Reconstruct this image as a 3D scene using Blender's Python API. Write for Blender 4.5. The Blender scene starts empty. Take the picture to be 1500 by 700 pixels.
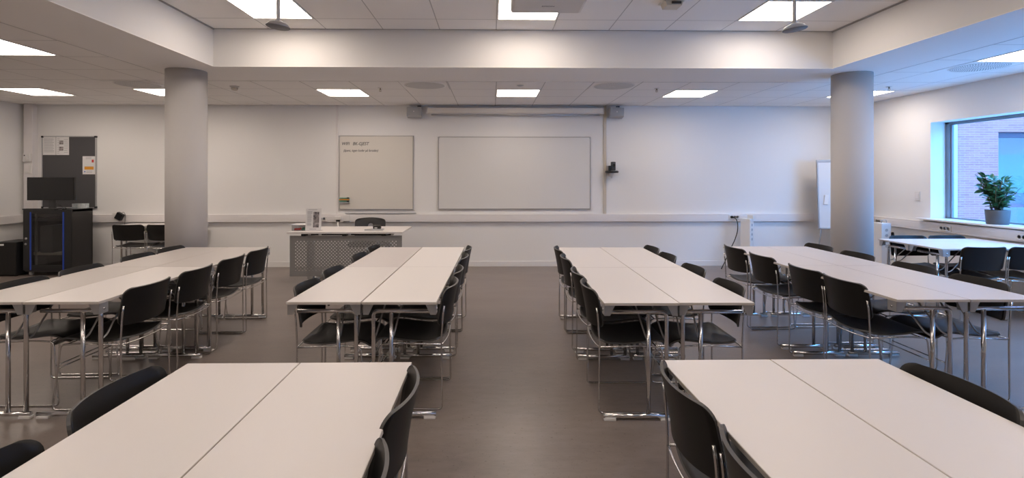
import bpy, bmesh, math, random
from mathutils import Vector, Matrix
random.seed(7)
sc = bpy.context.scene
COL = sc.collection
PI = math.pi

# ---------------------------------------------------------------- camera, world, exposure
EYE = 1.448
FPX, CX, CY, VPX = 760.0, 732.5, 260.0, 720.0
TH = math.atan((CX - VPX) / FPX)
cd = bpy.data.cameras.new('camera')
cam = bpy.data.objects.new('camera', cd)
COL.objects.link(cam)
cam.location = (0, 0, EYE)
cam.rotation_euler = (PI / 2, 0, -TH)
cd.sensor_width = 36.0
cd.lens = FPX * 36.0 / 1500
cd.shift_x = (750 - CX) / 1500
cd.shift_y = -(350 - CY) / 1500
cd.clip_start = 0.02
sc.camera = cam

LAMP = 15.8                     # radiance of the ceiling panels
LAMPCOL = (1.0, 0.86, 0.74)
SKYCOL = (0.13, 0.43, 1.0)
SKY = 15.5
w = bpy.data.worlds.new('sky')
sc.world = w
w.use_nodes = True
w.node_tree.nodes['Background'].inputs[0].default_value = (*SKYCOL, 1)
w.node_tree.nodes['Background'].inputs[1].default_value = SKY
vs = sc.view_settings
vs.view_transform = 'Standard'
vs.look = 'None'
vs.exposure = 0.0
vs.gamma = 1.0
vs.use_curve_mapping = False

# ---------------------------------------------------------------- materials
def mat(name, col, rough=0.5, metal=0.0, spec=0.5, emit=None, estr=0.0, noise=None, bump=None, coat=0.0):
    m = bpy.data.materials.new(name)
    m.use_nodes = True
    nt = m.node_tree
    b = nt.nodes['Principled BSDF']
    b.inputs['Base Color'].default_value = (*col, 1)
    b.inputs['Roughness'].default_value = rough
    b.inputs['Metallic'].default_value = metal
    b.inputs['Specular IOR Level'].default_value = spec
    b.inputs['Coat Weight'].default_value = coat
    if emit:
        b.inputs['Emission Color'].default_value = (*emit, 1)
        b.inputs['Emission Strength'].default_value = estr
    if noise:                    # (scale, colour a, colour b)
        s, a, c = noise
        tc = nt.nodes.new('ShaderNodeTexCoord')
        n = nt.nodes.new('ShaderNodeTexNoise')
        n.inputs['Scale'].default_value = s
        n.inputs['Detail'].default_value = 6
        r = nt.nodes.new('ShaderNodeValToRGB')
        r.color_ramp.elements[0].position = 0.3
        r.color_ramp.elements[1].position = 0.7
        r.color_ramp.elements[0].color = (*a, 1)
        r.color_ramp.elements[1].color = (*c, 1)
        nt.links.new(tc.outputs['Object'], n.inputs['Vector'])
        nt.links.new(n.outputs['Fac'], r.inputs['Fac'])
        nt.links.new(r.outputs['Color'], b.inputs['Base Color'])
    if bump:
        s, st = bump
        tc = nt.nodes.new('ShaderNodeTexCoord')
        n = nt.nodes.new('ShaderNodeTexNoise')
        n.inputs['Scale'].default_value = s
        n.inputs['Detail'].default_value = 4
        bp = nt.nodes.new('ShaderNodeBump')
        bp.inputs['Strength'].default_value = st
        bp.inputs['Distance'].default_value = 0.002
        nt.links.new(tc.outputs['Object'], n.inputs['Vector'])
        nt.links.new(n.outputs['Fac'], bp.inputs['Height'])
        nt.links.new(bp.outputs['Normal'], b.inputs['Normal'])
    return m

def tile_mat(name, col, linecol, ox, oy, pitch=0.6, wd=0.010):
    """mineral ceiling tiles in a lay-in grid: lines at ox+k*pitch and oy+k*pitch (world metres)"""
    m = mat(name, col, 0.9, spec=0.1)
    nt = m.node_tree
    b = nt.nodes['Principled BSDF']
    g = nt.nodes.new('ShaderNodeNewGeometry')
    sx = nt.nodes.new('ShaderNodeSeparateXYZ')
    nt.links.new(g.outputs['Position'], sx.inputs[0])
    def mth(op, a, bb=None):
        n = nt.nodes.new('ShaderNodeMath')
        n.operation = op
        for i, v in enumerate((a, bb)):
            if v is None:
                continue
            if isinstance(v, (int, float)):
                n.inputs[i].default_value = v
            else:
                nt.links.new(v, n.inputs[i])
        return n.outputs[0]
    def line(s, o):
        f = mth('FLOORED_MODULO', mth('SUBTRACT', s, o - pitch / 2), pitch)
        return mth('LESS_THAN', mth('ABSOLUTE', mth('SUBTRACT', f, pitch / 2)), wd / 2)
    ln = mth('MAXIMUM', line(sx.outputs[0], ox), line(sx.outputs[1], oy))
    n = nt.nodes.new('ShaderNodeTexNoise')
    n.inputs['Scale'].default_value = 260
    nt.links.new(g.outputs['Position'], n.inputs['Vector'])
    mx = nt.nodes.new('ShaderNodeMix')
    mx.data_type = 'RGBA'
    mx.inputs[6].default_value = (*col, 1)
    mx.inputs[7].default_value = (*linecol, 1)
    nt.links.new(ln, mx.inputs[0])
    nt.links.new(mx.outputs[2], b.inputs['Base Color'])
    h = mth('SUBTRACT', mth('MULTIPLY', n.outputs['Fac'], 0.15), mth('MULTIPLY', ln, 1.0))
    bp = nt.nodes.new('ShaderNodeBump')
    bp.inputs['Strength'].default_value = 0.4
    bp.inputs['Distance'].default_value = 0.004
    nt.links.new(h, bp.inputs['Height'])
    nt.links.new(bp.outputs['Normal'], b.inputs['Normal'])
    return m

def brick_mat(name):
    m = mat(name, (0.4, 0.3, 0.3), 0.9)
    nt = m.node_tree
    g = nt.nodes.new('ShaderNodeNewGeometry')
    sx = nt.nodes.new('ShaderNodeSeparateXYZ')
    cb = nt.nodes.new('ShaderNodeCombineXYZ')
    nt.links.new(g.outputs['Position'], sx.inputs[0])
    nt.links.new(sx.outputs[0], cb.inputs[0])
    nt.links.new(sx.outputs[2], cb.inputs[1])
    br = nt.nodes.new('ShaderNodeTexBrick')
    br.inputs['Scale'].default_value = 1.0
    br.inputs['Brick Width'].default_value = 0.21
    br.inputs['Row Height'].default_value = 0.05
    br.inputs['Mortar Size'].default_value = 0.006
    br.inputs['Color1'].default_value = (0.46, 0.15, 0.125, 1)
    br.inputs['Color2'].default_value = (0.36, 0.11, 0.095, 1)
    br.inputs['Mortar'].default_value = (0.50, 0.22, 0.18, 1)
    nt.links.new(cb.outputs[0], br.inputs['Vector'])
    nt.links.new(br.outputs['Color'], nt.nodes['Principled BSDF'].inputs['Base Color'])
    return m

def glass_mat(name, tint=(0.93, 0.97, 0.98), refl=0.06):
    m = bpy.data.materials.new(name)
    m.use_nodes = True
    nt = m.node_tree
    nt.nodes.remove(nt.nodes['Principled BSDF'])
    t = nt.nodes.new('ShaderNodeBsdfTransparent')
    t.inputs[0].default_value = (*tint, 1)
    g = nt.nodes.new('ShaderNodeBsdfGlossy')
    g.inputs['Roughness'].default_value = 0.02
    x = nt.nodes.new('ShaderNodeMixShader')
    x.inputs[0].default_value = refl
    nt.links.new(t.outputs[0], x.inputs[1])
    nt.links.new(g.outputs[0], x.inputs[2])
    nt.links.new(x.outputs[0], nt.nodes['Material Output'].inputs[0])
    return m

M = dict(
    wall=mat('wall_paint', (0.84, 0.83, 0.82), 0.85, spec=0.2, bump=(90, 0.08)),
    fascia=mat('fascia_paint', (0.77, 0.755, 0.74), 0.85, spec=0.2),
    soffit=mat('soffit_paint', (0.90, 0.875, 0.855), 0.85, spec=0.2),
    tile=tile_mat('ceiling_tile_low', (0.91, 0.885, 0.865), (0.55, 0.53, 0.52), 0.06, 6.9),
    tile2=tile_mat('ceiling_tile_high', (0.91, 0.885, 0.865), (0.55, 0.53, 0.52), 0.05, 5.16),
    column=mat('column_paint', (0.56, 0.54, 0.53), 0.7, spec=0.3, bump=(40, 0.05)),
    base=mat('baseboard_paint', (0.80, 0.78, 0.77), 0.5),
    trunk=mat('trunking_plastic', (0.80, 0.77, 0.765), 0.45),
    gap=mat('shadow_gap', (0.36, 0.345, 0.335), 0.7),
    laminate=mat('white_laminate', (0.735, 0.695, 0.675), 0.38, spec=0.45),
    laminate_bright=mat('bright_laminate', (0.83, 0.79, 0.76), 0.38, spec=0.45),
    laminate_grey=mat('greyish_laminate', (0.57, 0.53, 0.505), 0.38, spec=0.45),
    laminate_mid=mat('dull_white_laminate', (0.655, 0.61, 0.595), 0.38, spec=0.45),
    edge=mat('table_edge', (0.60, 0.55, 0.50), 0.5),
    chrome=mat('chrome', (0.72, 0.71, 0.70), 0.16, metal=1.0),
    satin=mat('satin_metal', (0.50, 0.50, 0.51), 0.35, metal=0.7),
    black=mat('black_shell', (0.011, 0.0102, 0.010), 0.45, spec=0.32, bump=(300, 0.1)),
    blackedge_lit=mat('shell_edge_lit', (0.075, 0.073, 0.073), 0.45),  # same black shell, its lit rim painted as a lighter grey
    plasticblack=mat('black_plastic', (0.012, 0.012, 0.013), 0.4),
    screen=mat('screen_glass', (0.006, 0.006, 0.007), 0.15),
    darkgrey=mat('dark_grey_plastic', (0.05, 0.05, 0.053), 0.5),
    felt=mat('grey_felt', (0.10, 0.098, 0.103), 0.95, spec=0.1, bump=(400, 0.3)),
    alu=mat('aluminium', (0.55, 0.55, 0.56), 0.35, metal=0.9),
    board=mat('whiteboard_enamel', (0.72, 0.685, 0.63), 0.22),
    board2=mat('large_whiteboard_enamel', (0.78, 0.77, 0.755), 0.22),
    frame=mat('board_frame', (0.42, 0.40, 0.39), 0.4, metal=0.4),
    paper=mat('paper', (0.80, 0.79, 0.79), 0.8),
    ink=mat('ink', (0.12, 0.12, 0.13), 0.8),
    inklight=mat('faint_ink', (0.42, 0.42, 0.44), 0.8),
    marker=mat('marker_ink', (0.05, 0.05, 0.055), 0.6),
    orange=mat('orange_print', (0.75, 0.33, 0.03), 0.7),
    red=mat('red_print', (0.6, 0.05, 0.04), 0.6),
    blueprint=mat('blue_print', (0.05, 0.12, 0.5), 0.6),
    green=mat('green_print', (0.10, 0.28, 0.20), 0.6),
    photo=mat('photo_print', (0.3, 0.27, 0.27), 0.6, noise=(26, (0.05, 0.045, 0.05), (0.55, 0.5, 0.5))),
    bluestrip=mat('blue_strip', (0.01, 0.06, 0.45), 0.4),
    perf=mat('perforated_steel', (0.29, 0.285, 0.28), 0.5, metal=0.2),
    white=mat('white_plastic', (0.78, 0.76, 0.74), 0.45),
    cream=mat('cream_plastic', (0.62, 0.56, 0.47), 0.5),
    speaker=mat('speaker_grey', (0.46, 0.46, 0.47), 0.55),
    projector=mat('projector_shell', (0.66, 0.63, 0.61), 0.45),
    screencase=mat('screen_case', (0.86, 0.81, 0.73), 0.5),
    diffuser=mat('lamp_diffuser', (0.9, 0.9, 0.9), 0.6, emit=LAMPCOL, estr=LAMP),
    lampframe=mat('lamp_frame', (0.8, 0.79, 0.78), 0.5),
    winframe=mat('window_frame', (0.22, 0.23, 0.25), 0.45, metal=0.2),
    glass=glass_mat('window_glass'),
    smoked=glass_mat('rack_glass', (0.62, 0.62, 0.62), 0.05),
    clear=glass_mat('clear_plastic', (0.86, 0.86, 0.87), 0.06),
    brick=brick_mat('brick'),
    cladding=mat('white_cladding', (0.5, 0.46, 0.42), 0.6),
    pave=mat('paving', (0.45, 0.45, 0.45), 0.9, noise=(3, (0.4, 0.4, 0.4), (0.5, 0.5, 0.5))),
    pink=mat('pink_panel', (0.62, 0.22, 0.30), 0.7),
    leaf=mat('leaf', (0.035, 0.13, 0.05), 0.35, noise=(14, (0.018, 0.085, 0.035), (0.07, 0.20, 0.07))),
    stem=mat('plant_stem', (0.10, 0.09, 0.04), 0.8),
    pot=mat('pot_grey', (0.085, 0.085, 0.09), 0.6),
    soil=mat('soil', (0.03, 0.022, 0.016), 0.95),
    sill=mat('sill_laminate', (0.80, 0.79, 0.78), 0.3),
    vent=mat('vent_steel', (0.85, 0.83, 0.815), 0.6),
    venthole=mat('vent_hole', (0.06, 0.06, 0.06), 0.9),
    hatch=mat('cable_black', (0.01, 0.01, 0.01), 0.5),
    brass=mat('sprinkler_brass', (0.35, 0.27, 0.18), 0.4, metal=0.6),
)

def floor_material():
    m = mat('floor_vinyl', (0.1, 0.09, 0.085), 0.3, spec=0.5)
    nt = m.node_tree
    b = nt.nodes['Principled BSDF']
    g = nt.nodes.new('ShaderNodeNewGeometry')
    def noise(scale, detail, rough, stretch):
        mp = nt.nodes.new('ShaderNodeMapping')
        mp.inputs['Scale'].default_value = stretch
        nt.links.new(g.outputs['Position'], mp.inputs['Vector'])
        n = nt.nodes.new('ShaderNodeTexNoise')
        n.inputs['Scale'].default_value = scale
        n.inputs['Detail'].default_value = detail
        n.inputs['Roughness'].default_value = rough
        nt.links.new(mp.outputs[0], n.inputs['Vector'])
        return n.outputs['Fac']
    def ramp(f, p0, p1, c0, c1):
        r = nt.nodes.new('ShaderNodeValToRGB')
        r.color_ramp.elements[0].position = p0
        r.color_ramp.elements[1].position = p1
        r.color_ramp.elements[0].color = (*c0, 1)
        r.color_ramp.elements[1].color = (*c1, 1)
        nt.links.new(f, r.inputs[0])
        return r.outputs[0]
    big = noise(2.0, 4, 0.5, (0.6, 1.6, 1))
    fine = noise(13.0, 4, 0.6, (0.7, 1.6, 1))
    fleck = noise(55.0, 2, 0.5, (1, 1, 1))
    base = ramp(big, 0.15, 0.85, FLOOR_A, FLOOR_B)
    f2 = ramp(fine, 0.15, 0.85, (0.80, 0.80, 0.80), (1.2, 1.2, 1.2))
    f3 = ramp(fleck, 0.26, 0.36, (0.62, 0.60, 0.58), (1, 1, 1))
    def mul(a, c):
        x = nt.nodes.new('ShaderNodeMix')
        x.data_type = 'RGBA'
        x.blend_type = 'MULTIPLY'
        x.inputs[0].default_value = 1
        nt.links.new(a, x.inputs[6])
        nt.links.new(c, x.inputs[7])
        return x.outputs[2]
    nt.links.new(mul(mul(base, f2), f3), b.inputs['Base Color'])
    rr = nt.nodes.new('ShaderNodeMapRange')
    rr.inputs[3].default_value = 0.24
    rr.inputs[4].default_value = 0.42
    nt.links.new(fine, rr.inputs[0])
    nt.links.new(rr.outputs[0], b.inputs['Roughness'])
    return m
FLOOR_A, FLOOR_B = (0.175, 0.143, 0.127), (0.235, 0.195, 0.174)
M['floor'] = floor_material()

# ---------------------------------------------------------------- mesh builder
class MB:
    def __init__(s):
        s.v, s.f, s.sm, s.mi = [], [], [], []
        s.m = 0
    def face(s, idx, smooth=False):
        s.f.append(idx); s.sm.append(smooth); s.mi.append(s.m)
    def box(s, a, b, bev=0.0, rot=None, piv=None):
        a, b = Vector(a), Vector(b)
        lo = Vector([min(a[i], b[i]) for i in range(3)])
        hi = Vector([max(a[i], b[i]) for i in range(3)])
        bm = bmesh.new()
        bmesh.ops.create_cube(bm, size=1)
        for v in bm.verts:
            v.co = Vector([lo[i] + (v.co[i] + .5) * (hi[i] - lo[i]) for i in range(3)])
        if bev:
            bmesh.ops.bevel(bm, geom=bm.edges[:], offset=bev, segments=2, affect='EDGES', profile=0.6)
        s.add(bm, rot, piv)
        return s
    def add(s, bm, rot=None, piv=None):
        n = len(s.v)
        bm.verts.index_update()
        for v in bm.verts:
            c = v.co.copy()
            if rot:
                p = Vector(piv or (0, 0, 0))
                c = rot @ (c - p) + p
            s.v.append(c)
        for f in bm.faces:
            s.face([n + v.index for v in f.verts], False)
        bm.free()
    def prism(s, poly, y0, y1, axis='y'):
        """polygon in the plane across `axis`, extruded from y0 to y1"""
        n = len(s.v)
        k = len(poly)
        for y in (y0, y1):
            for p in poly:
                s.v.append(Vector((p[0], y, p[1])) if axis == 'y' else Vector((y, p[0], p[1])) if axis == 'x' else Vector((p[0], p[1], y)))
        s.face(list(range(n, n + k)))
        s.face(list(range(n + 2 * k - 1, n + k - 1, -1)))
        for i in range(k):
            j = (i + 1) % k
            s.face([n + i, n + k + i, n + k + j, n + j])
        return s
    def tube(s, pts, r, seg=8, caps=True, closed=False, fillet=0.0, fs=4):
        P = [Vector(p) for p in pts]
        if fillet:
            Q = [P[0]]
            for i in range(1, len(P) - 1):
                a, b, c = P[i - 1], P[i], P[i + 1]
                d1, d2 = (a - b), (c - b)
                f = min(fillet, d1.length * .45, d2.length * .45)
                p, q = b + d1.normalized() * f, b + d2.normalized() * f
                for k in range(fs + 1):
                    t = k / fs
                    Q.append((1 - t) ** 2 * p + 2 * t * (1 - t) * b + t * t * q)
            Q.append(P[-1])
            P = Q
        n = len(s.v)
        N = len(P)
        up = None
        for i, p in enumerate(P):
            t = (P[min(i + 1, N - 1)] - P[max(i - 1, 0)]).normalized()
            if up is None:
                up = Vector((0, 0, 1)) if abs(t.z) < .9 else Vector((0, 1, 0))
            u = (up - t * up.dot(t)).normalized()
            up = u
            wv = t.cross(u)
            for k in range(seg):
                a = 2 * PI * k / seg
                s.v.append(p + u * r * math.cos(a) + wv * r * math.sin(a))
        for i in range(N - 1):
            for k in range(seg):
                k2 = (k + 1) % seg
                s.face([n + i * seg + k, n + i * seg + k2, n + (i + 1) * seg + k2, n + (i + 1) * seg + k], True)
        if caps:
            s.face([n + k for k in range(seg)][::-1])
            s.face([n + (N - 1) * seg + k for k in range(seg)])
        return s
    def lathe(s, prof, c=(0, 0, 0), seg=24, rot=None):
        n = len(s.v)
        c = Vector(c)
        for r, z in prof:
            for k in range(seg):
                a = 2 * PI * k / seg
                v = Vector((r * math.cos(a), r * math.sin(a), z))
                s.v.append(c + (rot @ v if rot else v))
        for i in range(len(prof) - 1):
            for k in range(seg):
                k2 = (k + 1) % seg
                s.face([n + i * seg + k, n + i * seg + k2, n + (i + 1) * seg + k2, n + (i + 1) * seg + k], True)
        if prof[0][0] > 1e-6:
            s.face([n + k for k in range(seg)][::-1])
        if prof[-1][0] > 1e-6:
            s.face([n + (len(prof) - 1) * seg + k for k in range(seg)])
        return s
    def sheet(s, fn, nu, nv, th, edge_mat=None):
        """closed thin shell: fn(u,v)->(point) for u,v in [0,1]; thickness th along the surface normal"""
        n = len(s.v)
        P = [[Vector(fn(i / nu, j / nv)) for i in range(nu + 1)] for j in range(nv + 1)]
        front, back = [], []
        for j in range(nv + 1):
            for i in range(nu + 1):
                du = P[j][min(i + 1, nu)] - P[j][max(i - 1, 0)]
                jj0, jj1 = max(j - 1, 0), min(j + 1, nv)
                dv = P[jj1][i] - P[jj0][i]
                nn = du.cross(dv)
                nn = nn.normalized() if nn.length > 1e-9 else Vector((0, 0, 1))
                front.append(P[j][i] + nn * th / 2)
                back.append(P[j][i] - nn * th / 2)
        s.v += front + back
        W = nu + 1
        o = len(front)
        for j in range(nv):
            for i in range(nu):
                a = n + j * W + i
                s.face([a, a + 1, a + W + 1, a + W], True)
                b = a + o
                s.face([b, b + W, b + W + 1, b + 1], True)
        rim = [(j * W, 0) for j in range(0)]
        loop = [i for i in range(nu)] + [j * W + nu for j in range(nv)] + [nv * W + i for i in range(nu, 0, -1)] + [j * W for j in range(nv, 0, -1)]
        m0 = s.m
        if edge_mat is not None:
            s.m = edge_mat
        L = len(loop)
        for k in range(L):
            a, b = n + loop[k], n + loop[(k + 1) % L]
            s.face([b, a, a + o, b + o], False)
        s.m = m0
        return s
    def build(s, name, mats, parent=None, loc=None):
        me = bpy.data.meshes.new(name)
        me.from_pydata([tuple(v) for v in s.v], [], s.f)
        if not isinstance(mats, (list, tuple)):
            mats = [mats]
        for m in mats:
            me.materials.append(m)
        me.polygons.foreach_set('use_smooth', s.sm)
        me.polygons.foreach_set('material_index', s.mi)
        me.update()
        o = bpy.data.objects.new(name, me)
        COL.objects.link(o)
        if parent:
            o.parent = parent
        if loc:
            o.location = loc
        return o

def tag(o, label, cat, group=None, kind=None):
    o['label'] = label
    o['category'] = cat
    if group:
        o['group'] = group
    if kind:
        o['kind'] = kind
    return o

def thing(name, label, cat, loc=(0, 0, 0), rz=0, group=None):
    o = bpy.data.objects.new(name, None)
    o.empty_display_size = 0.1
    COL.objects.link(o)
    o.location = loc
    o.rotation_euler = (0, 0, rz)
    return tag(o, label, cat, group)

def struct(o):
    o['kind'] = 'structure'
    return o

def copy_tree(o, parent=None):
    c = o.copy()
    COL.objects.link(c)
    c.parent = parent
    for ch in list(o.children):
        copy_tree(ch, c)
    return c

def text(name, body, size, m, parent, loc, rot=(PI / 2, 0, 0), shear=0.0, align='LEFT', sx=1.0):
    cu = bpy.data.curves.new(name, 'FONT')
    cu.body = body
    cu.size = size
    cu.shear = shear
    cu.align_x = align
    cu.extrude = 0.0002
    cu.offset = size * 0.012
    cu.materials.append(m)
    tmp = bpy.data.objects.new(name, cu)
    COL.objects.link(tmp)
    dg = bpy.context.evaluated_depsgraph_get()
    dg.update()
    me = bpy.data.meshes.new_from_object(tmp.evaluated_get(dg))
    me.name = name
    bpy.data.objects.remove(tmp)
    bpy.data.curves.remove(cu)
    o = bpy.data.objects.new(name, me)
    COL.objects.link(o)
    o.parent = parent
    o.location = loc
    o.rotation_euler = rot
    o.scale = (sx, 1, 1)
    return o

# ---------------------------------------------------------------- room shell
XL, XR, YF, YB = -7.50, 5.93, 8.46, -3.6
ZC, ZU = 2.62, 3.02
BX0, BX1, BY = -2.935, 3.67, 5.52            # the raised coffer
SX0, SX1, SY = -3.70, 4.41, 6.33             # outer edge of the plain soffit band
struct(MB().box((XL - .2, YB - .2, -.1), (XR + .25, YF + .2, 0)).build('floor', M['floor']))
struct(MB().box((XL - .2, YF, 0), (XR + .22, YF + .2, ZU + .3)).build('wall_front', M['wall']))
struct(MB().box((XL - .2, YB, 0), (XL, YF, ZU + .3)).build('wall_left', M['wall']))
struct(MB().box((XL - .2, YB - .2, 0), (XR + .22, YB, ZU + .3)).build('wall_rear', M['wall']))
WY0, WY1, WZ0, WZ1 = 1.3, 6.91, 0.876, 2.19
b = MB()
b.box((XR, YB, 0), (XR + .22, YF, WZ0))
b.box((XR, YB, WZ1), (XR + .22, YF, ZU + .3))
b.box((XR, WY1, WZ0), (XR + .22, YF, WZ1))
b.box((XR, YB, WZ0), (XR + .22, WY0, WZ1))
struct(b.build('wall_right', M['wall']))
# lower ceiling (tiles), plain soffit band, fascia, upper ceiling
b = MB()
b.box((XL, YB, ZC), (SX0, YF, ZC + .05))
b.box((SX1, YB, ZC), (XR, YF, ZC + .05))
b.box((SX0, SY, ZC), (SX1, YF, ZC + .05))
struct(b.build('ceiling', M['tile']))
b = MB()
b.box((SX0, YB, ZC - .002), (BX0, SY, ZC + .004))
b.box((BX1, YB, ZC - .002), (SX1, SY, ZC + .004))
b.box((BX0, BY, ZC - .002), (BX1, SY, ZC + .004))
struct(b.build('ceiling_soffit', M['soffit']))
b = MB()
b.box((BX0 - .03, YB, ZC + .004), (BX0, BY + .03, ZU + .05))
b.box((BX1, YB, ZC + .004), (BX1 + .03, BY + .03, ZU + .05))
b.box((BX0, BY, ZC + .004), (BX1, BY + .03, ZU + .05))
struct(b.build('ceiling_fascia', M['fascia']))
struct(MB().box((BX0, YB, ZU), (BX1, BY, ZU + .05)).build('ceiling_raised', M['tile2']))
b = MB()
b.box((BX0, YB, ZU - .012), (BX0 + .012, BY, ZU))
b.box((BX1 - .012, YB, ZU - .012), (BX1, BY, ZU))
b.box((BX0, BY - .006, ZU - .005), (BX1, BY, ZU))
struct(b.build('shadow_strip_1', M['gap']))  # thin grey strips, the shade of the ceiling edge gap put into their colour
b = MB()
b.box((SX0 - .004, YB, ZC - .004), (SX0 + .004, SY, ZC + .002))
b.box((SX1 - .004, YB, ZC - .004), (SX1 + .004, SY, ZC + .002))
b.box((SX0, SY - .003, ZC - .004), (SX1, SY + .003, ZC + .002))
struct(b.build('shadow_strip_2', mat('soffit_shadow_line', (.55, .53, .52), .7)))  # grey strips drawing the shadow line between soffit and tiles as colour
# columns
for x, y in ((-3.355, 5.765), (4.09, 5.825)):
    prof = [(.203, 0), (.203, ZC)]
    struct(MB().lathe(prof, (x, y, 0), 64).build('column', M['column']))
# baseboards
struct(MB().box((XL, YF - .014, 0), (XR, YF, .085), .003).build('baseboard_front', M['base']))
struct(MB().box((XL, YB, 0), (XL + .014, YF, .085), .003).build('baseboard_left', M['base']))
struct(MB().box((XR - .014, YB, 0), (XR, YF, .085), .003).build('baseboard_right', M['base']))
# cable trunking with a lid line, along three walls
TZ0, TZ1 = .732, .855
def trunk_front():
    b = MB()
    b.box((XL, YF - .055, TZ0), (5.28, YF, TZ1), .004)
    b.box((XL, YF - .057, TZ0 + .028), (5.28, YF - .05, TZ1 - .028), .002)
    return b
tf = tag(trunk_front().build('cable_trunking', M['trunk']), 'long white cable trunking across the whole far wall below the whiteboards', 'trunking')
b = MB().box((XR - .055, -2.0, TZ0), (XR, YF - .06, TZ1), .004)
b.box((XR - .057, -2.0, TZ0 + .028), (XR - .05, YF - .06, TZ1 - .028), .002)
tag(b.build('cable_trunking', M['trunk']), 'white cable trunking along the right wall under the window sill', 'trunking')
b = MB().box((XL, 2.0, TZ0), (XL + .055, YF - .06, TZ1), .004)
tag(b.build('cable_trunking', M['trunk']), 'white cable trunking on the left wall ending at the corner duct', 'trunking')

# ---------------------------------------------------------------- window
win = bpy.data.objects.new('window_1', None)
COL.objects.link(win)
win.location = (XR, WY0, WZ0)
struct(win)
b = MB()
fx0, fx1 = .20, .26
L, H = WY1 - WY0, WZ1 - WZ0
for (ya, yb, za, zb) in ((0, L, 0, .03), (0, L, H - .03, H), (0, .06, 0, H), (L - .06, L, 0, H), (L * .46, L * .46 + .07, 0, H)):
    b.box((fx0, ya, za), (fx1, yb, zb), .004)
for (ya, yb, za, zb) in ((.06, L - .06, .03, .04), (.06, L - .06, H - .04, H - .03), (L - .085, L - .06, .03, H - .03)):
    b.box((fx0 + .015, ya, za), (fx1 - .015, yb, zb), .003)
b.build('window_frame', M['winframe'], win)
MB().box((fx0 + .028, .06, .03), (fx0 + .034, L - .06, H - .03)).build('pane', M['glass'], win)
b = MB().box((-.11, -.08, -.0), (fx0, L + .12, .022), .004)
so = b.build('window_sill', M['sill'], win)

# ---------------------------------------------------------------- outside
struct(MB().box((6.4, -14, -.45), (40, 40, -.35)).build('ground', M['pave']))
bld = thing('brick_building', 'brick building with a tall glazed opening seen through the window', 'building', (9.4, 11, -.35))
BH = 7.0
b = MB()
b.box((.55, 0, 0), (1.52, .3, BH))
b.box((1.52, 0, 2.78), (6, .3, BH))
b.box((1.52, 0, 0), (6, .3, .55))
b.build('wall', M['brick'], bld)
b = MB()
b.box((-1.2, -.08, 0), (.55, .2, BH))
b.build('cladding', M['cladding'], bld)
b = MB()
for z in (0.9, 1.75, 2.6, 3.45):
    b.box((-1.2, -.083, z), (.55, -.079, z + .012))
for x in (.2, .40):
    b.box((x, -.083, 0), (x + .012, -.079, BH))
b.build('joint', M['frame'], bld)
b = MB()
b.box((1.52, .06, 2.66), (6, .16, 2.78))
b.box((1.52, .06, .55), (1.57, .16, 2.66))
b.build('window_frame', mat('dark_frame', (0.05, 0.05, 0.08), .5), bld)
MB().box((1.57, .10, .55), (6, .106, 2.66)).build('pane', glass_mat('far_glass', (0.75, 0.92, 0.93), .18), bld)
MB().box((1.57, .14, 1.15), (6, .17, 1.46)).build('panel', M['pink'], bld)
b = MB()
b.box((1.2, 3.0, .3), (6.3, 3.1, 3.2))
b.box((1.2, .3, .3), (1.3, 3.0, 3.2))
b.box((1.2, .3, 2.9), (6.3, 3.0, 3.0))
b.box((1.2, .3, .3), (6.3, 3.0, .4))
b.build('room_interior', mat('far_room', (0.75, 0.8, 0.8), .8), bld)
MB().box((1.7, 1.3, 2.86), (2.9, 1.5, 2.9)).build('room_lamp', mat('far_lamp', (.9, .9, .9), .5, emit=(0.75, .95, 1), estr=9), bld)

cy_ = thing('sky_blocker_building', 'unseen brick building added beyond the window to cut low sky light', 'building', (18, -3, -.35))  # unseen building, added to hold back low sky light so daylight falls steeper
MB().box((0, -10, 0), (.4, 26, 7.2)).build('wall', M['brick'], cy_)
b = MB()
for k in range(11):
    for z in (.9, 3.9):
        b.box((-.02, -8.6 + 3 * k, z), (.02, -7 + 3 * k, z + 1.7))
b.build('window_band', M['winframe'], cy_)

# ---------------------------------------------------------------- ceiling lights
def make_light(label, x0, y0, z, grp):
    t = thing('ceiling_light', label, 'ceiling light', (x0 + .3, y0 + .3, z), 0, grp)
    return t
lp = thing('ceiling_light', '', 'ceiling light', (0, 0, 0), 0, 'square ceiling lights')
b = MB()
for (xa, xb, ya, yb) in ((-.296, .296, -.296, -.281), (-.296, .296, .281, .296), (-.296, -.281, -.281, .281), (.281, .296, -.281, .281)):
    b.box((xa, ya, -.006), (xb, yb, .002), .001)
b.build('frame', M['lampframe'], lp)
MB().box((-.281, -.281, -.004), (.281, .281, .001)).build('diffuser', M['diffuser'], lp)
lights = []
for y, row in ((4.56, 'nearest the far fascia'), (2.16, 'overhead'), (-.24, 'behind the viewer')):
    for x, nm in ((-2.35, 'left'), (.05, 'middle'), (2.45, 'right')):
        lights.append((x, y, ZU, f'{nm} square light in the raised ceiling, {row}'))
for x, nm in ((-6.54, 'at the far left corner'), (-4.74, 'partly behind the left column'), (-2.34, 'left of the middle one'),
              (.06, 'in the middle above the screen case'), (2.46, 'right of the middle one'), (4.86, 'partly behind the right column')):
    lights.append((x + (.02 if x < -5 else 0), 6.9, ZC, f'square light in the far ceiling row, {nm}'))
for y, nm in ((4.5, 'cut by the picture edge'), (2.1, 'overhead outside the view'), (-.3, 'behind the viewer')):
    lights.append((-4.74, y - .06, ZC, f'square light in the low ceiling of the left side, {nm}'))
    if y > 3:
        lights.append((4.86, y + .05, ZC, f'square light in the low ceiling over the window side, {nm}'))
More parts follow.
